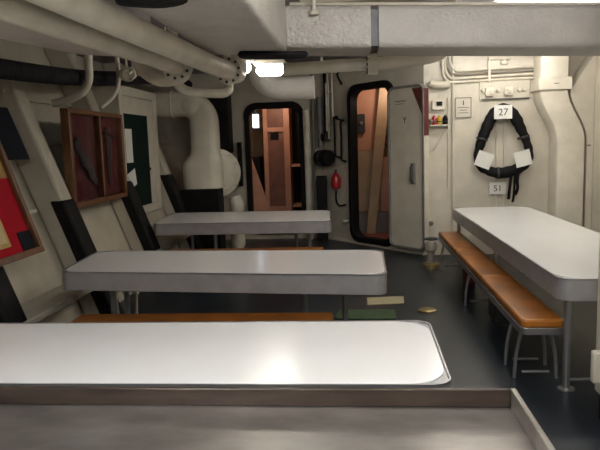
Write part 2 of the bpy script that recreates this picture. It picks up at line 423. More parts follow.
# ------------------------------------------------------------------ left side: cases and boards
t = thing('display_case', 'wooden display case lined in red with two dark pieces, on the left side', 'display case', (-2.64, 6.1, 1.02))
y0, y1, z0, z1, xf, xb = 5.47, 6.80, 1.03, 1.945, -2.57, -2.635
ym = 6.18
MB().box((xb-.015, y0+.03, z0+.02), (xb, y1-.03, z1-.02)).build('back_panel', 'velvet', t)
MB().box((xb-.015, y0, z0), (xf, y0+.055, z1)).build('side_rail', 'wood', t, bevel=.006)
MB().box((xb-.015, y1-.05, z0), (xf, y1, z1)).build('side_rail', 'wood', t, bevel=.006)
MB().box((xb-.015, y0+.056, z1-.045), (xf, y1-.051, z1)).build('top_rail', 'wood', t, bevel=.006)
MB().box((xb-.015, y0+.056, z0), (xf, y1-.051, z0+.05)).build('bottom_rail', 'wood', t, bevel=.006)
MB().box((xb, ym-.018, z0+.051), (xf-.002, ym+.018, z1-.046)).build('mullion', 'wood', t, bevel=.004)
p = MB()
path = [(xb+.022, 5.66, 1.66), (xb+.022, 5.75, 1.56), (xb+.022, 5.86, 1.44), (xb+.022, 5.98, 1.33), (xb+.022, 6.08, 1.22)]
p.tube(smooth_path(path, 4), [.045]+[.06+.02*math.sin(i*1.3) for i in range(12)]+[.05, .045, .04, .02], 12, flat=.28, fdir=(1, 0, 0))
p.build('relic', 'dark', t).__setitem__('label', 'dark tarnished relic slanting across the left half')
p = MB()
p.tube(smooth_path([(xb+.022, 6.45, 1.80), (xb+.022, 6.46, 1.60), (xb+.022, 6.44, 1.40), (xb+.022, 6.46, 1.18)], 4), [.05, .055, .045, .06, .05, .045, .05, .04, .035, .04, .03, .025, .015], 12, flat=.28, fdir=(1, 0, 0))
p.tube([(xb+.022, 6.34, 1.73), (xb+.022, 6.58, 1.70)], .022, 10)
p.build('relic', 'dark', t).__setitem__('label', 'dark tarnished relic hanging upright in the right half')

t0_ = [o for o in col.objects if o.name == 'display_case'][0]
MB().box((xf-.014, y0+.056, z0+.051), (xf-.010, ym-.0185, z1-.046)).build('glass_pane', 'glass', t0_)
MB().box((xf-.014, ym+.0185, z0+.051), (xf-.010, y1-.051, z1-.046)).build('glass_pane', 'glass', t0_)
t = thing('notice_board', 'tall white cabinet front with a dark green pinboard panel, beside the elbow duct', 'notice board', (-2.8, 7.7, .64))
y0, y1, z0, z1, xf, xb = 7.02, 8.36, .74, 2.30, -2.68, -2.90
MB().hexa([(xb+.19, y0, z0), (xf-.022, y0, z0), (xf-.022, y1, z0), (xb+.19, y1, z0), (hull_x(z1, -2.70)+.02, y0, z1), (xf-.022, y0, z1), (xf-.022, y1, z1), (hull_x(z1, -2.70)+.02, y1, z1)]).build('body', 'hull', t, bevel=.006)
fr = lambda a, b, c, d, x: [Vector((x, a, c)), Vector((x, b, c)), Vector((x, b, d)), Vector((x, a, d))]
MB().holed(fr(y0, y1, z0, z1, xf-.021), fr(y0+.1, y1-.16, z0+.1, z1-.11, xf-.021), (.021, 0, 0)).build('front_frame', 'white', t, bevel=.005)
MB().box((xf-.0205, y0+.12, 1.98), (xf-.008, y1-.17, z1-.12)).build('upper_panel', 'white', t)
MB().box((xf-.0205, y0+.12, z0+.11), (xf-.006, y1-.40, 1.98)).build('pinboard', 'green', t)
MB().box((xf-.0205, y1-.395, z0+.11), (xf-.010, y1-.17, 1.975)).build('side_panel', 'white', t)
MB().lathe([(.016, 0), (.02, .012), (.016, .026), (.003, .03)], (xf-.0105, y1-.42, 1.30), (1, 0, 0), 14).build('knob', 'dark', t)
def sheet(ya, yb, za, zb, label, tilt=0):
    m = Matrix.Translation((xf-.0045, (ya+yb)/2, (za+zb)/2)) @ Matrix.Rotation(tilt, 4, 'X')
    o = MB().box((-.0015, -(yb-ya)/2, -(zb-za)/2), (.0015, (yb-ya)/2, (zb-za)/2), m).build('paper_sheet', 'paper')
    tag(o, label, 'paper')
sheet(7.14, 7.36, 1.40, 1.80, 'taller white paper sheet pinned to the green board')
sheet(7.16, 7.42, 1.10, 1.30, 'smaller white paper sheet low on the green board', .25)

# framed flag on the leaning side
t = thing('framed_flag', 'wood framed red and gold flag display leaning at the far left', 'picture', (-2.5, 3.9, .8))
fk = .33
def fp(y, z, d=0): return Vector((-2.36-fk*(z-.7)+d, y, z+d*fk))
def fbox(ya, yb, za, zb, d0, d1):
    return MB().hexa([fp(ya, za, d0), fp(yb, za, d0), fp(yb, za, d1), fp(ya, za, d1), fp(ya, zb, d0), fp(yb, zb, d0), fp(yb, zb, d1), fp(ya, zb, d1)])
fy0, fy1, fz0, fz1 = 3.15, 4.44, .80, 1.95
fbox(fy0+.02, fy1-.02, fz0+.02, fz1-.02, .0, .012).build('flag_field', 'flagred', t)
for nm, a in (('top_rail', (fy0, fy1, fz1-.045, fz1)), ('bottom_rail', (fy0, fy1, fz0, fz0+.045)), ('side_rail', (fy0, fy0+.05, fz0+.046, fz1-.046)), ('side_rail', (fy1-.05, fy1, fz0+.046, fz1-.046))):
    fbox(*a, -.005, .045).build(nm, 'wood', t, bevel=.005)
fbox(fy0+.052, fy1-.052, 1.37, 1.90, .0125, .018).build('gold_band', 'gold', t)
fbox(4.22, 4.388, .848, .98, .0125, .018).build('navy_corner', 'navy', t)
o = fbox(3.55, 4.07, .90, 1.20, .0125, .030).build('inner_frame', 'goldframe', t)
fbox(3.58, 4.04, .93, 1.17, .0305, .033).build('inner_card', 'cream', o)
fbox(3.84, 3.98, 1.02, 1.09, .0335, .036).build('emblem', 'ink', o)

o = MB().hexa([(hull_x(1.5, -2.44), 4.62, 1.50), (hull_x(1.5, -2.40), 4.62, 1.5), (hull_x(1.5, -2.40), 4.98, 1.5), (hull_x(1.5, -2.44), 4.98, 1.5),
               (hull_x(1.93, -2.44), 4.62, 1.93), (hull_x(1.93, -2.40), 4.62, 1.93), (hull_x(1.93, -2.40), 4.98, 1.93), (hull_x(1.93, -2.44), 4.98, 1.93)]).build('navy_panel', 'navy', bevel=.006)
tag(o, 'dark navy panel hung behind the framed flag', 'panel')
o = MB().hexa([(hull_x(1.14, -2.56), 5.453, 1.14), (hull_x(1.14, -2.44), 5.453, 1.14), (hull_x(1.14, -2.44), 5.467, 1.14), (hull_x(1.14, -2.56), 5.467, 1.14),
               (hull_x(1.38, -2.56), 5.453, 1.38), (hull_x(1.38, -2.44), 5.453, 1.38), (hull_x(1.38, -2.44), 5.467, 1.38), (hull_x(1.38, -2.56), 5.467, 1.38)]).build('wooden_block', 'wood')
tag(o, 'small brown wooden block on the rib left of the display case', 'block')
t = thing('wall_bracket', 'small white ledge bracket on the ship side right of the framed flag', 'bracket', (-2.6, 4.7, 1.07))
MB().box((hull_x(1.08, -2.70), 4.62, 1.075), (-2.58, 4.80, 1.10)).build('shelf', 'white', t, bevel=.004)
MB().box((hull_x(1.08, -2.70), 4.70, 1.00), (-2.70, 4.715, 1.0745)).build('gusset', 'white', t)

# ------------------------------------------------------------------ elbow duct
t = thing('elbow_duct', 'big white elbow ventilation duct turning down by the far doorway', 'duct', (-2.2, 8.95, .95))
def ring(c, ux, uy, a, b, n=24, e=2.8):
    out = []
    for k in range(n):
        q = 2*math.pi*k/n; cx, sx = math.cos(q), math.sin(q)
        out.append(Vector(c)+Vector(ux)*a*math.copysign(abs(cx)**(2/e), cx)+Vector(uy)*b*math.copysign(abs(sx)**(2/e), sx))
    return out
zc = 2.19; yc = 8.98
cx, cz, rr = -2.45, 1.915, .275
rings = [ring((x, yc, zc), (0, 1, 0), (0, 0, 1), .17, .185, e=3.2) for x in (-3.08, -2.9, -2.5)]
for k in range(1, 9):
    q = math.pi/2*k/8
    c = Vector((cx+rr*math.sin(q), yc, cz+rr*math.cos(q)))
    rad = Vector((math.sin(q), 0, math.cos(q)))
    rings.append(ring(c, (0, 1, 0), rad, .17, .185+.02*k/8, e=3.2))
xv = cx+rr
for z, a, dx in ((1.65, .205, 0), (1.55, .205, 0), (1.46, .215, -.005), (1.40, .25, -.025), (1.33, .285, -.045), (1.27, .295, -.05), (.99, .295, -.05), (.96, .285, -.05)):
    rings.append(ring((xv+dx, yc, z), (0, 1, 0), (1, 0, 0), .17 if z > 1.45 else .19, a, e=3.2))
MB().sweep(rings).build('trunk', 'duct', t, smooth=35)
MB().lathe([(.125, 0), (.125, .02), (.11, .03), (.002, .03)], (-2.33, yc-.155, 2.16), (0, -1, 0), 28).build('access_cover', 'duct', t)
MB().tube([Vector((-2.62, yc, zc))+v for v in ring((0, 0, 0), (0, 1, 0), (0, 0, 1), .176, .191, 24)], .012, 8, closed=True).build('seam_band', 'duct', t)
o = thing('round_hatch_cover', 'round white bolted cover beside the foot of the elbow duct', 'cover', (-2.06, 9.42, .8))
ax = Vector((.45, -.9, 0)).normalized(); base = Vector((-2.13, 9.42, 1.16))
MB().lathe([(.37, 0), (.37, .05), (.35, .06), (.30, .062), (.28, .09), (.12, .11), (.002, .11)], base, ax, 36).build('cover_plate', 'duct', o)
u = ax.orthogonal().normalized(); w = ax.cross(u)
for k in range(12):
    q = 2*math.pi*k/12+.2
    MB().lathe([(.014, 0), (.014, .014), (.008, .018)], base+ax*.061+(u*math.cos(q)+w*math.sin(q))*.325, ax, 8).build('bolt', 'pipe', o)
o = MB().hexa([(-2.36, 8.70, 0), (-1.95, 8.70, 0), (-1.95, 9.02, 0), (-2.36, 9.02, 0), (-2.515, 8.70, .958), (-1.95, 8.70, .958), (-1.95, 9.02, .958), (-2.515, 9.02, .958)]).build('black_locker', 'black', bevel=.012); tag(o, 'matt black box under the elbow duct, behind the farthest table', 'box')
m = MB(); pts = [(-1.83, 9.28, 0), (-1.81, 9.28, .2), (-1.85, 9.27, .4), (-1.80, 9.27, .6), (-1.84, 9.28, .8)]
o = m.tube(smooth_path(pts, 4), [.10, .10, .12, .11, .105, .12, .13, .11, .10, .105, .115, .105, .10, .11, .11, .10, .10], 14).build('lagged_pipe', 'pipe')
tag(o, 'lumpy lagged pipe rising below the round bolted cover', 'pipe')
o = MB().box((-1.92, 10.08, .9), (-1.86, 10.199, 1.62)).build('door_clip_bar', 'black', bevel=.01); tag(o, 'black upright bar on the bulkhead left of the far doorway', 'bar')
o = MB().box((-2.5, 9.85, 1.45), (-2.0, 10.19, 2.42)).build('black_cabinet', 'black', bevel=.015); tag(o, 'black cabinet high behind the elbow duct, left of the far doorway', 'cabinet')

# ------------------------------------------------------------------ overhead: ducts, pipes, lamps
m = MB()
m.sweep([round_poly([(-.93, y, 2.147), (-.425, y, 2.13), (-.425, y, 2.50), (-.93, y, 2.50)], .03, 4) for y in (-1.2, .5, 1.5, 2.6, 3.4, 4.07)])
od = o = m.build('overhead_duct', 'lag'); tag(o, 'broad flat white duct running overhead to the cross beam', 'duct')
m = MB(); rings = []
for k, (x, y, r) in enumerate(((-.72, 3.90, .02), (-.65, 3.97, .08), (-.50, 4.0, .11), (-.36, 4.03, .09), (-.28, 4.05, .02))):
    rings.append([Vector((x, y+r*math.cos(q), 2.108+.026*math.sin(q)+.022*random.random())) for q in [2*math.pi*j/10 for j in range(10)]])
o = m.sweep(rings).build('torn_lagging', 'blackfoam', od, sub=1); o['label'] = 'black torn lagging patch where the duct meets the beam'
rings = []
m = MB()
for k, (x, r) in enumerate(((-.90, .03), (-.84, .08), (-.76, .11), (-.68, .09), (-.61, .03))):
    rings.append([Vector((x, 2.38+r*math.cos(q), 2.104+.026*math.sin(q)+.022*random.random())) for q in [2*math.pi*j/10 for j in range(10)]])
o = m.sweep(rings).build('torn_lagging', 'blackfoam', od, sub=1); o['label'] = 'dark torn lagging patch under the duct'

def long_pipe(name, pts, r, label, mat='pipe', flanges=(), n=18, cat='pipe', group=None, sm=6):
    pts = smooth_path(pts, sm) if len(pts) > 2 else pts
    c = Vector(pts[0]); t = thing(name, label, cat, (c.x, c.y, min(p[2] for p in pts)-r), group)
    MB().tube(pts, r, n).build('pipe_run', mat, t)
    for (p, ax, fr, th) in flanges:
        ax = Vector(ax).normalized(); p = Vector(p)
        MB().lathe([(r, -th*.5), (fr, -th*.5), (fr, -.003), (fr*.97, 0), (fr, .003), (fr, th*.5), (r, th*.5)], p, ax, 28).build('flange', mat, t)
        u = ax.orthogonal().normalized(); w = ax.cross(u)
        for k in range(10):
            q = 2*math.pi*k/10
            MB().lathe([(.010, 0), (.010, .012), (.005, .016)], p-ax*(th*.5+.010)+(u*math.cos(q)+w*math.sin(q))*(r+(fr-r)*.55), ax, 6).build('bolt', 'dark', t)
    return t
long_pipe('overhead_pipe', [(-1.05, -1.2, 2.09), (-1.03, .5, 2.09), (-1.0, 2.2, 2.085), (-.90, 3.9, 2.072), (-.865, 4.35, 2.075), (-.86, 4.62, 2.075), (-.87, 4.78, 2.13), (-.88, 4.84, 2.25), (-.88, 4.84, 2.74)], .061, 'thick white overhead pipe right beside the flat duct', flanges=[((-.864, 4.36, 2.075), (.08, 1, 0), .092, .045)])
long_pipe('overhead_pipe', [(-1.30, -1.2, 2.085), (-1.29, .5, 2.085), (-1.26, 2.2, 2.085), (-1.14, 3.95, 2.08), (-1.13, 4.15, 2.075), (-1.22, 4.34, 2.05), (-1.38, 4.40, 2.05), (-1.50, 4.42, 2.14), (-1.53, 4.42, 2.30), (-1.53, 4.42, 2.74)], .056, 'white overhead pipe second from the flat duct, bending to the ship side', flanges=[((-1.135, 4.03, 2.08), (.05, 1, 0), .10, .045)])
long_pipe('overhead_pipe', [(-1.32, 4.62, 2.74), (-1.32, 4.62, 2.15), (-1.28, 4.68, 1.99), (-1.10, 4.86, 1.97), (-1.01, 4.98, 1.99), (-1.0, 5.02, 2.10), (-1.0, 5.04, 2.74)], .036, 'white pipe crossing under the two flanged overhead pipes')
o = MB().prism([(-1.36, .3, 2.12), (-1.33, 2.6, 2.12), (-1.25, 3.92, 2.12), (-1.39, 3.88, 2.12), (-1.64, 3.65, 2.12), (-1.78, 3.07, 2.12), (-2.0, 2.4, 2.12), (-2.6, 1.2, 2.12), (-2.6, .3, 2.12)], (0, 0, .3)).build('side_trunking', 'lag', bevel=.03, seg=3)
tag(o, 'wide white lagged trunking overhead at the upper left', 'duct')
long_pipe('black_foam_pipe', [(-2.56, 3.2, 2.12), (-2.56, 5.5, 2.22), (-2.56, 7.2, 2.38), (-2.56, 8.3, 2.48), (-2.56, 9.6, 2.52)], .075, 'black foam covered pipe running along high on the ship side', 'blackfoam')
long_pipe('bent_pipe', [(-2.40, 5.62, 2.62), (-2.41, 5.62, 2.36), (-2.42, 5.62, 2.20), (-2.48, 5.62, 2.10), (-2.62, 5.62, 2.03), (-2.78, 5.62, 2.00)], .037, 'white bent pipe curving down just above the display case')
long_pipe('thin_pipe', [(-2.36, 6.2, 2.5), (-2.36, 6.2, 2.25), (-2.40, 6.15, 2.10), (-2.52, 6.1, 1.985)], .022, 'thin white pipe dropping behind the bent pipe to the display case')
o = MB().lathe([(.02, -.08), (.055, -.06), (.06, 0), (.04, .04), (.045, .08), (.02, .10)], (-2.25, 6.15, 2.30), (1, 0, 0), 16).build('pipe_valve', 'pipe'); tag(o, 'small white pipe valve among the pipes above the display case', 'valve')
for i, (x, y, z) in enumerate(((-2.1, 5.9, 2.30), (-1.85, 6.2, 2.34))):
    t = thing('pipe_valve', ['white handwheel valve between the black pipe and the overhead pipes', 'white handwheel valve just left of the bent flanged pipe'][i], 'valve', (x, y, z-.06))
    MB().lathe([(.02, -.09), (.05, -.08), (.05, -.05), (.035, -.03), (.05, 0), (.035, .03), (.05, .05), (.05, .08), (.02, .09)], (x, y, z), (1, .2, 0), 16).build('body', 'pipe', t)
    MB().tube([(x, y, z), (x, y-.12, z-.05)], .012, 8).build('spindle', 'pipe', t)
    MB().tube([Vector((x, y-.12, z-.05))+Vector((math.cos(q), .35*math.sin(q), math.sin(q)))*.06 for q in [2*math.pi*k/16 for k in range(16)]], .009, 8, closed=True).build('handwheel', 'pipe', t)
long_pipe('cross_pipe', [(-1.15, 7.7, 2.74), (-1.15, 7.7, 2.48), (-1.08, 7.7, 2.32), (-.9, 7.7, 2.24), (-.48, 7.7, 2.24)], .14, 'fat lagged white pipe bend just behind the two lit lamps', 'lag', n=20)
long_pipe('flanged_pipe', [(-.55, 5.0, 2.145), (-.1, 5.0, 2.155), (.3, 5.0, 2.165), (.62, 5.0, 2.20), (.74, 5.02, 2.30), (.76, 5.06, 2.50), (.76, 5.06, 2.62)], .05, 'white pipe with one flange running just under the beam', flanges=[((.15, 5.0, 2.16), (1, 0, 0), .085, .08)], n=16)

fp_ = [o for o in col.objects if o.name == 'flanged_pipe'][0]
MB().tube([(-.25, 5.0, 2.20), (-.25, 5.0, CEIL-.001)], .01, 8).build('hanger', 'pipe', fp_)
for o_ in [o for o in col.objects if o.name.startswith('pipe_valve')]:
    p_ = ORG[o_.name] if o_.type == 'EMPTY' else Vector((-2.25, 6.15, 2.24))
    MB().tube([(p_.x, p_.y, p_.z+.11), (p_.x, p_.y, CEIL-.001)], .010, 8).build('hanger', 'pipe', o_)
def bulkhead_lamp(name, c, half, r, mat, label):
    c = Vector(c); t = thing(name, label, 'lamp', c, 'lit overhead lamps')
    if half > 0:
        pr = [(.3*r, -half-r*.6), (.75*r, -half-r*.3), (r, -half), (r, half), (.75*r, half+r*.3), (.3*r, half+r*.6)]
        MB().lathe(pr, c, (1, 0, 0), 20).build('lamp_glass', mat, t)
        MB().box((c.x-half-.05, c.y-.15, c.z+r*.8), (c.x+half+.05, c.y+.15, c.z+r*.8+.04)).build('housing', 'pipe', t, bevel=.01)
    else:
        MB().lathe([(.004, -r), (.55*r, -.85*r), (.9*r, -.45*r), (r, 0), (.9*r, .5*r), (.6*r, .8*r)], c, (0, 0, 1), 20).build('lamp_glass', mat, t)
        MB().lathe([(r*1.6, .7*r), (r*1.6, .8*r+.03), (.03, .8*r+.05)], c, (0, 0, 1), 20).build('housing', 'pipe', t)
    MB().tube([(c.x, c.y, c.z+r*.8+.035), (c.x, c.y, CEIL-.001)], .012, 8).build('stem', 'pipe', t)
    return t
bulkhead_lamp('bulkhead_lamp', (-.805, 6.1, 2.275), .10, .055, 'lampglass', 'brightly lit long bulkhead lamp under the beam')
bulkhead_lamp('bulkhead_lamp', (-1.0, 5.78, 2.275), 0, .062, 'lampround', 'dimmer round lit lamp just left of the long bulkhead lamp')

def tube_light(x0, x1, y, z, label, along='x', w=.055, mat='tubelight'):
    t = thing('fluorescent_light', label, 'light', ((x0+x1)/2, y, z), 'overhead fluorescent lights')
    if along == 'x':
        MB().box((x0, y-w, z+.03), (x1, y+w, z+.09)).build('housing', 'white', t, bevel=.008)
        MB().tube([(x0+.03, y, z), (x1-.03, y, z)], .024, 12).build('tube', mat, t)
        for x in (x0+.15, x1-.15): MB().tube([(x, y, z+.09), (x, y, CEIL-.001)], .01, 8).build('hanger', 'pipe', t)
    else:
        MB().box((y-w, x0, z+.03), (y+w, x1, z+.09)).build('housing', 'white', t, bevel=.008)
        MB().tube([(y, x0+.03, z), (y, x1-.03, z)], .024, 12).build('tube', mat, t)
        for x in (x0+.15, x1-.15): MB().tube([(y, x, z+.09), (y, x, CEIL-.001 if z > 2.2 else 2.1285)], .01, 8).build('hanger', 'pipe', t)
    return t
tube_light(.1, 1.3, -.68, 2.03, 'added unseen fill tube on the underside of the flat overhead duct', along='y', mat='fillcool')  # unseen fixture, added to brighten the nearest table's left part and the ship's side
tube_light(1.15, 2.45, 5.35, 2.625, 'lit fluorescent fixture above the right end of the beam', mat='tubemid')
tube_light(6.1, 7.3, .98, 2.60, 'added unseen fill tube overhead between the far table and the right bench', along='y', mat='tubedim')  # another added light, hidden behind the beam, to lift the door leaf
tube_light(-.15, 1.2, 2.1, 2.52, 'lit fluorescent fixture overhead just before the beam')
tube_light(-.25, 1.1, .5, 2.55, 'lit fluorescent fixture overhead above the steel counter')
tube_light(1.2, 2.4, 7.6, 2.60, 'lit fluorescent fixture overhead before the life collar bulkhead', mat='tubedim')

# pipes and cables seen over the beam
long_pipe('conduit', [(-.40, 4.12, bt(-.4)+.011), (.5, 4.12, bt(.5)+.011), (2.9, 4.12, bt(2.9)+.011)], .010, 'thin bright conduit running along the top edge of the beam', n=8)
t = thing('stay_rod', 'thin hanger rod with a foot at the top left of the beam', 'rod', (-.24, 4.03, 2.36))
MB().tube([(-.24, 4.03, 2.37), (-.24, 4.03, CEIL-.001)], .012, 8).build('rod', 'pipe', t)
MB().lathe([(.03, 0), (.03, .015), (.014, .03)], (-.24, 4.035, 2.36), (0, 0, 1), 14).build('foot', 'pipe', t)
rnd = random.Random(3)
for i in range(5):
    y = 4.62+.075*i; z = 2.57+.012*i
    pts = [(-.44+.1*i, y, 2.738), (-.42+.1*i, y, 2.66), (-.36+.1*i, y, z+.01), (-.28+.1*i, y, z), (.4, y, z+.01*(i % 2)), (1.0, y, z-.01*(i % 2)), (2.9, y, z-.03)]
    o = MB().tube(smooth_path(pts, 6), .014+.004*(i % 2), 8).build('overhead_cable', 'pipe'); tag(o, 'one of the cream cables running side by side above the beam', 'cable', 'cables above the beam')
for i in range(9):
    x = .40+.085*i
    pts = [(x-.12, 4.62, 2.655), (x, 4.85, 2.675+rnd.uniform(0, .02)), (x+.05, 5.1, 2.70), (x+.03, 5.28, 2.72)]
    o = MB().tube(smooth_path(pts, 6), .013, 8).build('slanting_cable', 'pipe'); tag(o, 'one of the short slanting cables crowded above the right half of the beam', 'cable', 'slanting cables above the beam')

# ------------------------------------------------------------------ far clutter between the two doorways
long_pipe('lagged_standpipe', [(-.765, 10.08, 0), (-.765, 10.08, 1.2), (-.775, 10.08, 2.1)], .055, 'lagged cream upright pipe right beside the far doorway')
long_pipe('upright_pipe', [(-.665, 10.13, 0), (-.665, 10.13, CEIL-.002)], .022, 'thin grey upright pipe next to the lagged cream pipe', 'grey')
o = MB().box((-.62, 9.80, .03), (-.46, 9.98, 1.05)).build('corner_locker', 'black', bevel=.01); tag(o, 'tall black box on the deck in the corner between the doorways', 'box')
def wbox(s0, s1, o0, o1, z0, z1):
    return MB().hexa([W(s0, o1, z0), W(s1, o1, z0), W(s1, o0, z0), W(s0, o0, z0), W(s0, o1, z1), W(s1, o1, z1), W(s1, o0, z1), W(s0, o0, z1)])
t = thing('black_motor', 'black cylindrical motor housing mounted between the two doorways', 'motor', W(.3, .15, 1.3))
MB().lathe([(.06, 0), (.125, .02), (.125, .26), (.11, .28), (.05, .29)], W(.12, .17, 1.33), WU, 24).build('casing', 'black', t)
MB().lathe([(.135, 0), (.135, .02), (.135, .04)], W(.22, .17, 1.33), WU, 24).build('band', 'dark', t)
wbox(.16, .34, 0.001, .1, 1.22, 1.44).build('mount', 'grey', t)
t = thing('junction_box', 'dark grey junction box above the black motor, between the doorways', 'box', W(.18, .05, 1.75))
wbox(.11, .215, .001, .10, 1.60, 1.72).build('body', 'dark', t, bevel=.006)
wbox(.12, .205, .1005, .112, 1.61, 1.71).build('lid', 'black', t, bevel=.003)
for s_ in (.135, .16, .185): MB().tube([W(s_, .05, 1.7205), W(s_+.004, .05, CEIL-.002)], .008, 8).build('cable', 'black', t)
t = thing('red_bottle', 'small red bottle hanging under the black motor', 'bottle', W(.44, .1, .85))
MB().lathe([(.03, 0), (.07, .02), (.078, .08), (.076, .17), (.04, .24), (.02, .26)], W(.44, .085, .84), (0, 0, 1), 18).build('body', 'red', t)
MB().lathe([(.022, 0), (.022, .03), (.012, .05)], W(.44, .085, 1.1005), (0, 0, 1), 12).build('cap', 'dark', t)
t = thing('hand_hose', 'short black hose looped below the red bottle', 'hose', W(.5, .1, .55))
MB().tube(smooth_path([W(.42, .07, .81), W(.44, .09, .66), W(.52, .09, .58), W(.64, .06, .60)], 6), .015, 8).build('hose', 'black', t)
t = thing('grab_handle', 'black double grab handle beside the angled doorway', 'handle', W(.5, .08, 1.3))
MB().tube(smooth_path([W(.44, .022, 1.96), W(.44, .09, 1.95), W(.44, .09, 1.80), W(.44, .09, 1.50), W(.46, .09, 1.36), W(.50, .022, 1.33)], 4), .016, 8).build('grip', 'black', t)
MB().tube(smooth_path([W(.60, .022, 1.90), W(.60, .09, 1.88), W(.60, .09, 1.70), W(.60, .09, 1.40), W(.60, .09, 1.30), W(.62, .022, 1.27)], 4), .018, 8).build('grip', 'black', t)
MB().tube([W(.42, .09, 1.955), W(.62, .09, 1.90)], .013, 8).build('cross_rod', 'black', t)
t = thing('pipe_ladder', 'white pair of upright pipes with cross bars left of the angled doorway', 'pipes', W(.3, .06, 1.65))
for s in (.26, .36): MB().tube([W(s, .06, 1.62), W(s, .06, CEIL-.002)], .018, 8).build('upright', 'pipe', t)
for z in (1.64, 1.85, 2.1, 2.35): MB().tube([W(.26, .06, z), W(.36, .06, z)], .012, 8).build('rung', 'pipe', t)
o = MB().tube(smooth_path([W(.50, .002, 2.66), W(.50, .06, 2.60), W(.55, .05, 2.50), W(.58, .03, 2.44)], 4), .016, 8).build('door_hook', 'black'); tag(o, 'black hook above the left corner of the angled doorway', 'hook')
o = MB().tube([W(.62, .01, .34), W(.62, .12, .34)], .025, 12).build('deck_stop', 'white'); tag(o, 'small white peg low beside the angled doorway', 'peg')
for i, (s, z0, z1, r) in enumerate(((.055, 1.5, 2.3, .045), (.232, 1.75, 2.5, .012))):
    o = MB().tube([W(s, .08, z0), W(s, .08, z1)], r, 12).build('junction_pipe', ['grey', 'pipe'][i]); tag(o, ['short grey pipe length in the dark corner between the doorways', 'short cream pipe length left of the white pair of pipes'][i], 'pipe')

# ------------------------------------------------------------------ the open door leaf, folded flat against the bulkhead
t = thing('door_leaf', 'open pale watertight door leaf folded back beside the angled doorway', 'door', W(2.02, .12, .08))
s0, s1, za, zb = 1.70, 2.36, .09, 2.28
lo = [W(s0, .075, za), W(s1, .075, za), W(s1, .075, zb), W(s0, .075, zb)]
MB().prism(round_poly(lo, [.10]*4, 6), WN*.04).build('leaf_plate', 'white', t, bevel=.006)
rim_o = round_poly([W(s0-.012, .08, za-.012), W(s1+.012, .08, za-.012), W(s1+.012, .08, zb+.012), W(s0-.012, .08, zb+.012)], [.11]*4, 6)
rim_i = round_poly([W(s0+.02, .08, za+.02), W(s1-.02, .08, za+.02), W(s1-.02, .08, zb-.02), W(s0+.02, .08, zb-.02)], [.08]*4, 6)
MB().holed(rim_o, rim_i, WN*.065).build('edge_frame', 'grey', t, bevel=.006)
tri = [W(s1-.22, .1155, zb-.035), W(s1-.022, .1155, zb-.035), W(s1-.022, .1155, zb-.42)]
MB().prism(tri, WN*.006).build('corner_patch', 'redp', t)
wbox(s1-.005, s1+.018, .05, .135, 1.62, zb-.05).build('edge_strip', 'redp', t, bevel=.006)
wbox(s1-.005, s1+.018, .05, .135, za+.1, 1.615).build('hinge_strip', 'white', t, bevel=.006)
hn = wbox(2.13, 2.20, .116, .15, .98, 1.26).build('handle_plate', 'grey', t, bevel=.006)
MB().tube([W(2.165, .150, 1.0), W(2.165, .18, 1.04), W(2.165, .18, 1.20), W(2.165, .150, 1.24)], .012, 8).build('handle', 'dark', hn)
ups = Vector((0, 0, 1))
text('Y', .13, W(2.0, .1165, 1.83), WN, ups, 'ink', t)
wbox(1.82, 2.02, .1155, .118, 2.085, 2.10).build('notice_line', 'grey', t); wbox(1.82, 1.98, .1155, .118, 2.05, 2.06).build('notice_line', 'grey', t)
for k in range(2): 
    z = (.45, 1.8)[k]
    MB().lathe([(.03, 0), (.03, .05)], W(s1+.015, .0005, z), WN, 12).build('hinge', 'grey', t)

# ------------------------------------------------------------------ right hand bulkhead
YW = 8.48
# life ring collar
cl = [(1.82, 1.90), (1.76, 1.80), (1.70, 1.66), (1.64, 1.50), (1.60, 1.33), (1.63, 1.20), (1.75, 1.13), (1.90, 1.10), (2.06, 1.13), (2.20, 1.20), (2.26, 1.33), (2.22, 1.50), (2.15, 1.66), (2.08, 1.80), (2.00, 1.90), (1.91, 1.94)]
t = thing('life_collar', 'black pear shaped life collar hanging on the right bulkhead', 'life collar', (1.9, 8.38, 1.05))
pp = smooth_path([(x, 8.36, z) for x, z in cl], 5, closed=True)
rs = [.062+.012*math.sin(i*.21)+.004*math.sin(i*1.7) for i in range(len(pp))]
MB().tube(pp, rs, 14, closed=True, flat=.85, fdir=(0, 1, 0)).build('collar', 'black', t)
for k, (xx, dz, wv) in enumerate(((2.03, .33, .02), (2.08, .37, .016), (2.115, .27, .02))):
    MB().tube(smooth_path([(xx, 8.33, 1.12), (xx-.01, 8.335, 1.0), (xx-.02+.01*k, 8.36, 1.08-dz*.7), (xx-.02, 8.39, 1.08-dz)], 4), wv, 8, flat=.5, fdir=(0, 1, 0)).build('strap', 'black', t)
for (a, b) in (((1.655, 1.55), .07), ((2.18, 1.56), .07), ((1.86, 1.10), .07)):
    x, z = a; MB().lathe([(.078, -.012), (.08, 0), (.078, .012)], (x, 8.36, z), (.3 if x < 1.8 else -.3 if x > 2 else 1, 0, 1 if x < 1.8 or x > 2 else 0), 16).build('stitched_band', 'dark', t)
t = thing('collar_rack', 'white pipe rack inside the black life collar', 'rack', (1.92, 8.44, .9))
for x in (1.86, 1.96): MB().tube([(x, 8.455, .62), (x, 8.455, 1.86)], .012, 8).build('upright', 'white', t)
MB().box((1.70, 8.462, 1.17), (2.12, 8.4795, 1.27)).build('cross_plate', 'white', t, bevel=.004)
for x in (1.86, 1.96):
    for z in (.64, 1.84): MB().box((x-.02, 8.4675, z-.02), (x+.02, 8.4798, z+.02)).build('wall_mount', 'white', t)
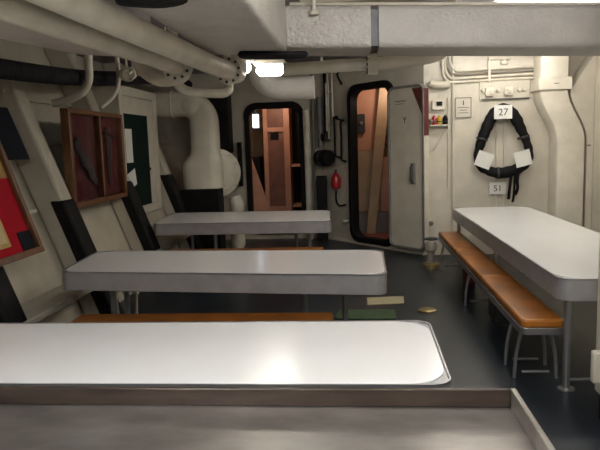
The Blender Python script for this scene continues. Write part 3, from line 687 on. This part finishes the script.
def card(cx, cz, w, h, rot, label, txt=None, y=8.325, size=.1):
    t = thing('card', label, 'card', (cx, y, cz-h/2))
    m = Matrix.Translation((cx, y, cz)) @ Matrix.Rotation(rot, 4, 'Y')
    MB().box((-w/2, -.003, -h/2), (w/2, .003, h/2), m).build('sheet', 'paper', t)
    if txt: text(txt, size, (cx, y-.0036, cz-.005), (0, -1, 0), (math.sin(rot), 0, math.cos(rot)), 'ink', t)
    return t
card(1.90, 1.885, .225, .175, 0, 'white square card marked 27 at the top of the life collar', '27', 8.27, .125)
card(1.875, .895, .215, .16, 0, 'white square card marked 51 below the life collar', '51', 8.43, .115)
card(1.665, 1.28, .205, .20, math.radians(22), 'blank white tilted card on the left side of the life collar', None, 8.27)
card(2.155, 1.285, .205, .20, math.radians(-14), 'blank white tilted card on the right side of the life collar', None, 8.27)

t = thing('safety_plate', 'small framed text plate between the conduit and the life collar', 'sign', (1.43, 8.46, 1.83))
MB().box((1.325, 8.462, 1.835), (1.535, 8.4795, 2.10)).build('plate', 'white', t, bevel=.003)
def rxz(a, b, c, d, y): return [Vector((a, y, c)), Vector((b, y, c)), Vector((b, y, d)), Vector((a, y, d))]
MB().holed(rxz(1.325, 1.535, 1.835, 2.10, 8.4615), rxz(1.335, 1.525, 1.845, 2.09, 8.4615), (0, -.003, 0)).build('border', 'grey', t)
MB().box((1.427, 8.459, 2.0), (1.437, 8.4615, 2.06)).build('mark', 'ink', t)
for z, w in ((1.965, .15), (1.93, .10), (1.895, .13)): MB().box((1.43-w/2, 8.4595, z), (1.43+w/2, 8.4615, z+.010)).build('text_line', 'grey', t)

t = thing('terminal_box', 'pale wall panel with two square fittings above the life collar', 'panel', (1.95, 8.45, 2.04))
MB().box((1.64, 8.455, 2.05), (2.27, 8.4795, 2.30)).build('back_plate', 'white', t, bevel=.004)
for x in (1.76, 2.0): 
    o = MB().box((x-.055, 8.40, 2.10), (x+.055, 8.4545, 2.21)).build('fitting', 'duct', t, bevel=.01)
    MB().lathe([(.03, 0), (.03, .012), (.012, .02)], (x, 8.3995, 2.155), (0, -1, 0), 14).build('cap', 'pipe', o)
for x in (1.68, 1.87, 2.14, 2.2): MB().lathe([(.022, 0), (.026, .02), (.018, .04)], (x, 8.4545, 2.17), (0, -1, 0), 12).build('gland', 'pipe', t)
MB().box((1.66, 8.44, 2.055), (2.27, 8.4545, 2.068)).build('bottom_rail', 'dark', t)
for i in range(4):
    z = 2.30+.048*i; x = 1.02+.035*(3-i)
    x = 1.16+.03*(i)
    pts = [(x, 8.445, CEIL-.003), (x, 8.445, 2.62), (x+.01, 8.445, z+.10), (x+.06, 8.445, z+.02), (x+.14, 8.445, z), (1.6, 8.445, z+.004), (2.0, 8.445, z+.012), (2.42, 8.445, z+.02)]
    o = MB().tube(smooth_path(pts, 5), .018, 8).build('wall_cable', ['pipe', 'pipe', 'cable', 'pipe'][i])
    tag(o, ['lowest of the four cables bending along the top of the right bulkhead', 'second lowest of the four cables bending along the right bulkhead', 'darker cable, third up of the four along the right bulkhead', 'topmost of the four cables bending along the right bulkhead'][i], 'cable', 'cables along the right bulkhead')
t = thing('cable_clamp', 'white cable clamp bracket over the middle of the wall cables', 'bracket', (1.84, 8.42, 2.45))
MB().box((1.74, 8.41, 2.29), (1.77, 8.4235, 2.56)).build('strap', 'white', t)
MB().box((1.74, 8.41, 2.56), (2.02, 8.47, 2.60)).build('arm', 'white', t, bevel=.004)
MB().lathe([(.04, 0), (.045, .03), (.02, .06)], (1.95, 8.44, 2.50), (0, 0, 1), 12).build('boss', 'pipe', t)
long_pipe('wall_conduit', [(1.295, 8.45, .3), (1.295, 8.45, CEIL-.002)], .016, 'thin white upright conduit left of the small text plate', 'white', n=8)
long_pipe('wall_conduit', [(1.235, 8.46, .9), (1.235, 8.46, 2.1)], .010, 'hair thin upright conduit beside the switch shelf', 'white', n=8)
t = thing('switch_box', 'tiny black switch on a pale bracket right of the door leaf', 'switch', (1.12, 8.45, 1.98))
MB().box((1.02, 8.42, 1.95), (1.18, 8.4795, 2.07)).build('box', 'duct', t, bevel=.005)
MB().box((1.08, 8.405, 2.00), (1.15, 8.4195, 2.055)).build('rocker', 'black', t, bevel=.003)
o = MB().box((.99, 8.36, 1.735), (1.24, 8.4795, 1.755)).build('plug_shelf', 'white', bevel=.003); tag(o, 'small white wall shelf holding three coloured plugs', 'shelf')
for x, mt_, nm in ((1.045, 'red', 'red'), (1.115, 'yellow', 'yellow'), (1.19, 'black', 'black')):
    t = thing('cable_plug', '%s plug on the small wall shelf' % nm, 'plug', (x, 8.42, 1.756), 'coloured plugs')
    MB().lathe([(.028, 0), (.034, .015), (.034, .08), (.022, .105), (.012, .12)], (x, 8.42, 1.7565), (0, 0, 1), 14).build('body', mt_, t)
    MB().lathe([(.0355, .0), (.0355, .012)], (x, 8.42, 1.79), (0, 0, 1), 14).build('ring', 'dark', t)
o = MB().tube([(1.24, 8.45, 1.70), (1.02, 8.45, 1.42)], .014, 8).build('shelf_stay', 'white'); tag(o, 'white slanting stay under the plug shelf', 'stay')
o = MB().tube(smooth_path([(.99, 8.40, 2.30), (1.1, 8.40, 2.27), (1.24, 8.42, 2.27)], 5), .05, 12).build('lagged_bend', 'white'); tag(o, 'short fat white pipe above the tiny black switch', 'pipe')
# deck valve near the foot of the bulkhead
t = thing('deck_valve', 'brass footed deck valve by the far end of the tan bench', 'valve', (.90, 7.6, 0))
MB().lathe([(.10, 0), (.10, .05), (.07, .07)], (.90, 7.6, 0), n=24).build('base_flange', 'brass', t)
MB().lathe([(.045, .07), (.045, .20), (.07, .22), (.08, .28), (.06, .32), (.02, .34)], (.90, 7.6, 0), n=20).build('body', 'cable', t)
MB().tube([Vector((.90, 7.6, .36))+Vector((math.cos(q), math.sin(q), 0))*.075 for q in [2*math.pi*k/18 for k in range(18)]], .010, 8, closed=True).build('handwheel', 'dark', t)
MB().tube([(.825, 7.6, .36), (.975, 7.6, .36)], .008, 8).build('spoke', 'dark', t)

# S shaped duct on the right
t = thing('s_bend_duct', 'tall white box duct with an S bend right of the life collar', 'duct', (2.7, 8.25, 0))
def duct_x(z):
    k = max(0, min(1, (2.12-z)/.62)); k = k*k*(3-2*k)
    return 2.315+.215*k, 2.66+.215*k
rings = []
zs = [CEIL-.002, 2.5, 2.3, 2.15]+[2.12-.062*i for i in range(11)]+[1.3, .9, .5, .002]
for z in zs:
    a, b = duct_x(z)
    rings.append(round_poly([(a, 8.12, z), (b, 8.12, z), (b, 8.47, z), (a, 8.47, z)], .03, 3))
MB().sweep(rings).build('trunk', 'duct', t, smooth=30)
MB().holed([Vector(p) for p in [(2.285, 8.09, 2.13), (2.69, 8.09, 2.13), (2.69, 8.4795, 2.13), (2.285, 8.4795, 2.13)]], [Vector(p) for p in [(2.30, 8.105, 2.13), (2.675, 8.105, 2.13), (2.675, 8.475, 2.13), (2.30, 8.475, 2.13)]], (0, 0, .15)).build('collar', 'duct', t, bevel=.006)
MB().box((2.47, 8.084, 2.20), (2.53, 8.0895, 2.21)).build('latch', 'grey', t)
# casing with a curved head beside it
m = MB()
hd = [(duct_x(z)[1]+.024, z) for z in [.002, .9, 1.4]+[1.5+.062*i for i in range(11)]]+[(2.95, 2.52), (2.975, 2.56), (2.975, .002)]
m.prism([(x, 8.13, z) for x, z in hd], (0, .34, 0))
o = m.build('side_casing', 'white', smooth=25); tag(o, 'tall white casing with a curved head at the far right', 'casing')
MB().box((2.90, 8.122, 1.42), (2.94, 8.1295, 1.44)).build('catch', 'grey', o)
# near pillar at the right edge
t = thing('near_casing', 'white upright casing cut by the right edge, close to the camera', 'casing', (1.5, 3.3, 0))
MB().box((1.285, 3.20, .16), (1.75, 3.40, CEIL-.002)).build('body', 'white', t, bevel=.012)
MB().box((1.185, 3.15, .29), (1.7, 3.1995, .46)).build('foot_block', 'white', t, bevel=.012)
MB().box((1.31, 3.22, 0), (1.7, 3.39, .1595)).build('plinth', 'black', t)  # black block stands in for the shadow beneath the casing

# ------------------------------------------------------------------ things on the deck
o = MB().hexa([(.09, 5.83, .001), (.44, 5.89, .001), (.455, 6.17, .001), (.09, 6.12, .001), (.09, 5.83, .006), (.44, 5.89, .006), (.455, 6.17, .006), (.09, 6.12, .006)]).build('deck_sheet', 'board')
tag(o, 'buff rectangular sheet lying on the dark deck', 'sheet')
o = MB().prism(round_poly([(-.22, 5.36, .001), (.33, 5.34, .001), (.34, 5.66, .001), (-.17, 5.66, .001)], .05, 4), (0, 0, .008)).build('green_mat', 'mat')
tag(o, 'green mat on the deck behind the second table', 'mat')
o = MB().lathe([(.085, 0), (.085, .012), (.07, .020), (.02, .022), (.002, .022)], (.63, 5.62, .0005), n=28).build('deck_plug', 'brass')
tag(o, 'round brass deck plug on the dark floor', 'plug')
for i in range(3):
    x = -2.10+.075*i; y = 5.15
    t = thing('pipe_stub', ['leftmost of three short white pegs in the shadow under the second table', 'middle of three short white pegs in the shadow under the second table', 'rightmost of three short white pegs in the shadow under the second table'][i], 'peg', (x, y, .0), 'white pegs under the table')
    MB().tube([(x, y, 0), (x+.02*(i-1), y, .30)], .014, 10).build('stem', 'white', t)
    MB().lathe([(.022, 0), (.028, .015), (.022, .035)], (x+.02*(i-1), y, .3005), n=12).build('cap', 'white', t)
o = MB().box((1.13, 5.1, .03), (1.25, 5.4, .22)).build('bench_locker', 'dark', bevel=.01); tag(o, 'dark box tucked under the middle of the right bench', 'box')
o = MB().lathe([(.06, 0), (.07, .02), (.07, .22), (.05, .25)], (1.2, 6.7, 0), n=20).build('red_canister', 'redp'); tag(o, 'dull red canister in the shadow under the right bench', 'canister')

# ------------------------------------------------------------------ inside the far compartment
t = thing('timber_locker', 'tall orange timber locker seen through the far doorway', 'locker', (-1.4, 11.45, 0))
MB().box((-1.68, 11.42, .04), (-1.60, 11.9, 2.4)).build('post', 'orange', t, bevel=.006)
MB().box((-1.30, 11.40, .04), (-1.19, 11.9, 2.4)).build('post', 'orange', t, bevel=.006)
MB().box((-1.599, 11.46, .34), (-1.301, 11.49, 2.32)).build('door_panel', 'orangedk', t)
MB().box((-1.599, 11.43, 1.80), (-1.301, 11.459, 1.88)).build('mid_rail', 'orange', t)
MB().box((-1.599, 11.43, .27), (-1.301, 11.459, .42)).build('bottom_rail', 'orange', t)
MB().box((-1.599, 11.43, 2.22), (-1.301, 11.459, 2.36)).build('top_rail', 'orange', t)
MB().box((-1.55, 11.4455, 1.66), (-1.40, 11.459, 1.78)).build('name_plate', 'black', t)
t = thing('rack_shelf', 'orange shelf rack right of the timber locker', 'shelf', (-1.0, 11.6, 0))
for z in (.40, 1.15): MB().box((-1.18, 11.45, z), (-.70, 11.85, z+.045)).build('shelf', 'orange', t)
MB().box((-1.18, 11.86, .02), (-.70, 11.88, 2.4)).build('back_panel', 'black', t)
MB().box((-.72, 11.45, 0), (-.68, 11.85, 2.4)).build('post', 'orangedk', t)
o = MB().prism([(-1.93, 11.02, .02), (-1.52, 11.02, .02), (-1.50, 11.02, .28), (-1.90, 11.02, 1.50)], (.0, .04, 0)).build('leaning_plank', 'orange', bevel=.006)
tag(o, 'pointed orange plank leaning inside the far doorway', 'plank')
o = MB().box((-2.05, 11.5, 0), (-1.78, 12.0, 1.35)).build('dark_crate', 'black', bevel=.01); tag(o, 'dark tall crate behind the leaning plank', 'crate')
t = thing('cabin_lamp', 'pale bluish lamp glimpsed at the left of the far doorway', 'lamp', (-1.82, 11.2, 1.9))
MB().box((-1.84, 11.25, 1.88), (-1.73, 11.29, 2.12)).build('diffuser', 'coolwin', t, bevel=.01)
MB().box((-1.86, 11.291, 1.86), (-1.71, 11.34, 2.14)).build('housing', 'dark', t)
MB().tube([(-1.79, 11.32, 2.14), (-1.79, 11.32, CEIL-.001)], .012, 8).build('stem', 'dark', t)

# ------------------------------------------------------------------ inside the angled compartment
o = MB().box((-.02, 10.45, 1.42), (.40, 10.50, 2.5)).build('orange_panel', 'orange', bevel=.006); tag(o, 'bright orange upper panel seen through the angled doorway', 'panel')
o = MB().box((-.02, 10.44, .40), (.40, 10.50, 1.415)).build('tan_panel', 'tanp', bevel=.006); tag(o, 'tan lower panel seen through the angled doorway', 'panel')
o = MB().box((-.05, 10.42, .041), (.75, 10.52, .39)).build('grey_plinth', 'grey', bevel=.006); tag(o, 'grey plinth at the foot of the tan panel', 'plinth')
t = thing('dark_fitting', 'dark box fitting on the bright orange panel', 'fitting', (.1, 10.42, 1.75))
MB().box((.05, 10.36, 1.72), (.17, 10.4495, 2.02)).build('body', 'dark', t, bevel=.01)
MB().lathe([(.03, 0), (.03, .03), (.02, .04)], (.11, 10.3595, 1.87), (0, -1, 0), 14).build('dial', 'grey', t)
o = MB().hexa([(.16, 10.25, .045), (.31, 10.25, .045), (.31, 10.30, .045), (.16, 10.30, .045), (.42, 10.25, 2.55), (.60, 10.25, 2.55), (.60, 10.30, 2.55), (.42, 10.30, 2.55)]).build('slanting_plank', 'tanp', bevel=.006)
tag(o, 'slanting tan plank inside the angled doorway', 'plank')
o = MB().box((.41, 10.46, .40), (.9, 10.52, 1.3)).build('timber_lining', 'orange', bevel=.006); tag(o, 'low orange panel right of the slanting plank', 'panel')
for i, (za, zb) in enumerate(((1.75, 1.45), (1.62, 1.30))):
    o = MB().tube([(.38, 10.4, za), (.75, 10.4, zb)], .018, 8).build('red_rail', 'dark'); tag(o, ['upper dark rail slanting behind the slanting plank', 'lower dark rail slanting behind the slanting plank'][i], 'rail')

# ------------------------------------------------------------------ light in the compartments (their own warm lamps)
def cabin_bulb(loc, e, label):
    t = thing('cabin_bulb', label, 'lamp', loc, 'warm cabin bulbs')
    loc = Vector(loc)
    MB().lathe([(.01, -.06), (.045, -.03), (.05, 0), (.03, .05)], loc, n=16).build('bulb', 'warm', t)
    MB().tube([loc+Vector((0, 0, .051)), (loc.x, loc.y, CEIL-.001)], .01, 8).build('cord', 'black', t)
    li = bpy.data.lights.new('cabin_light', 'POINT'); li.energy = e; li.color = (1, .72, .55); li.shadow_soft_size = .05
    lo_ = bpy.data.objects.new('cabin_light', li); col.objects.link(lo_); lo_.location = loc+Vector((0, 0, -.12))
cabin_bulb((-1.35, 10.65, 2.5), 13, 'warm bulb above the inside of the far doorway')
cabin_bulb(W(1.0, -.55, 2.5), 9, 'warm bulb above the inside of the angled doorway')

w = bpy.data.worlds.new('world'); scene.world = w; w.use_nodes = True
w.node_tree.nodes['Background'].inputs[0].default_value = (.02, .02, .02, 1)

# ------------------------------------------------------------------ camera
cd = bpy.data.cameras.new('camera'); cam = bpy.data.objects.new('camera', cd); col.objects.link(cam)
cd.sensor_width = 36; cd.lens = 36*F/600; cd.clip_start = .05
mt = Matrix((RT, UP, -FW)).transposed().to_4x4(); mt.translation = CAM
cam.matrix_world = mt; scene.camera = cam

vs = scene.view_settings
scene.display_settings.display_device = 'sRGB'
vs.view_transform = 'Standard'; vs.look = 'None'; vs.exposure = 0.47; vs.gamma = 1.0; vs.use_curve_mapping = False
scene.cycles.max_bounces = 8; scene.cycles.use_denoising = True
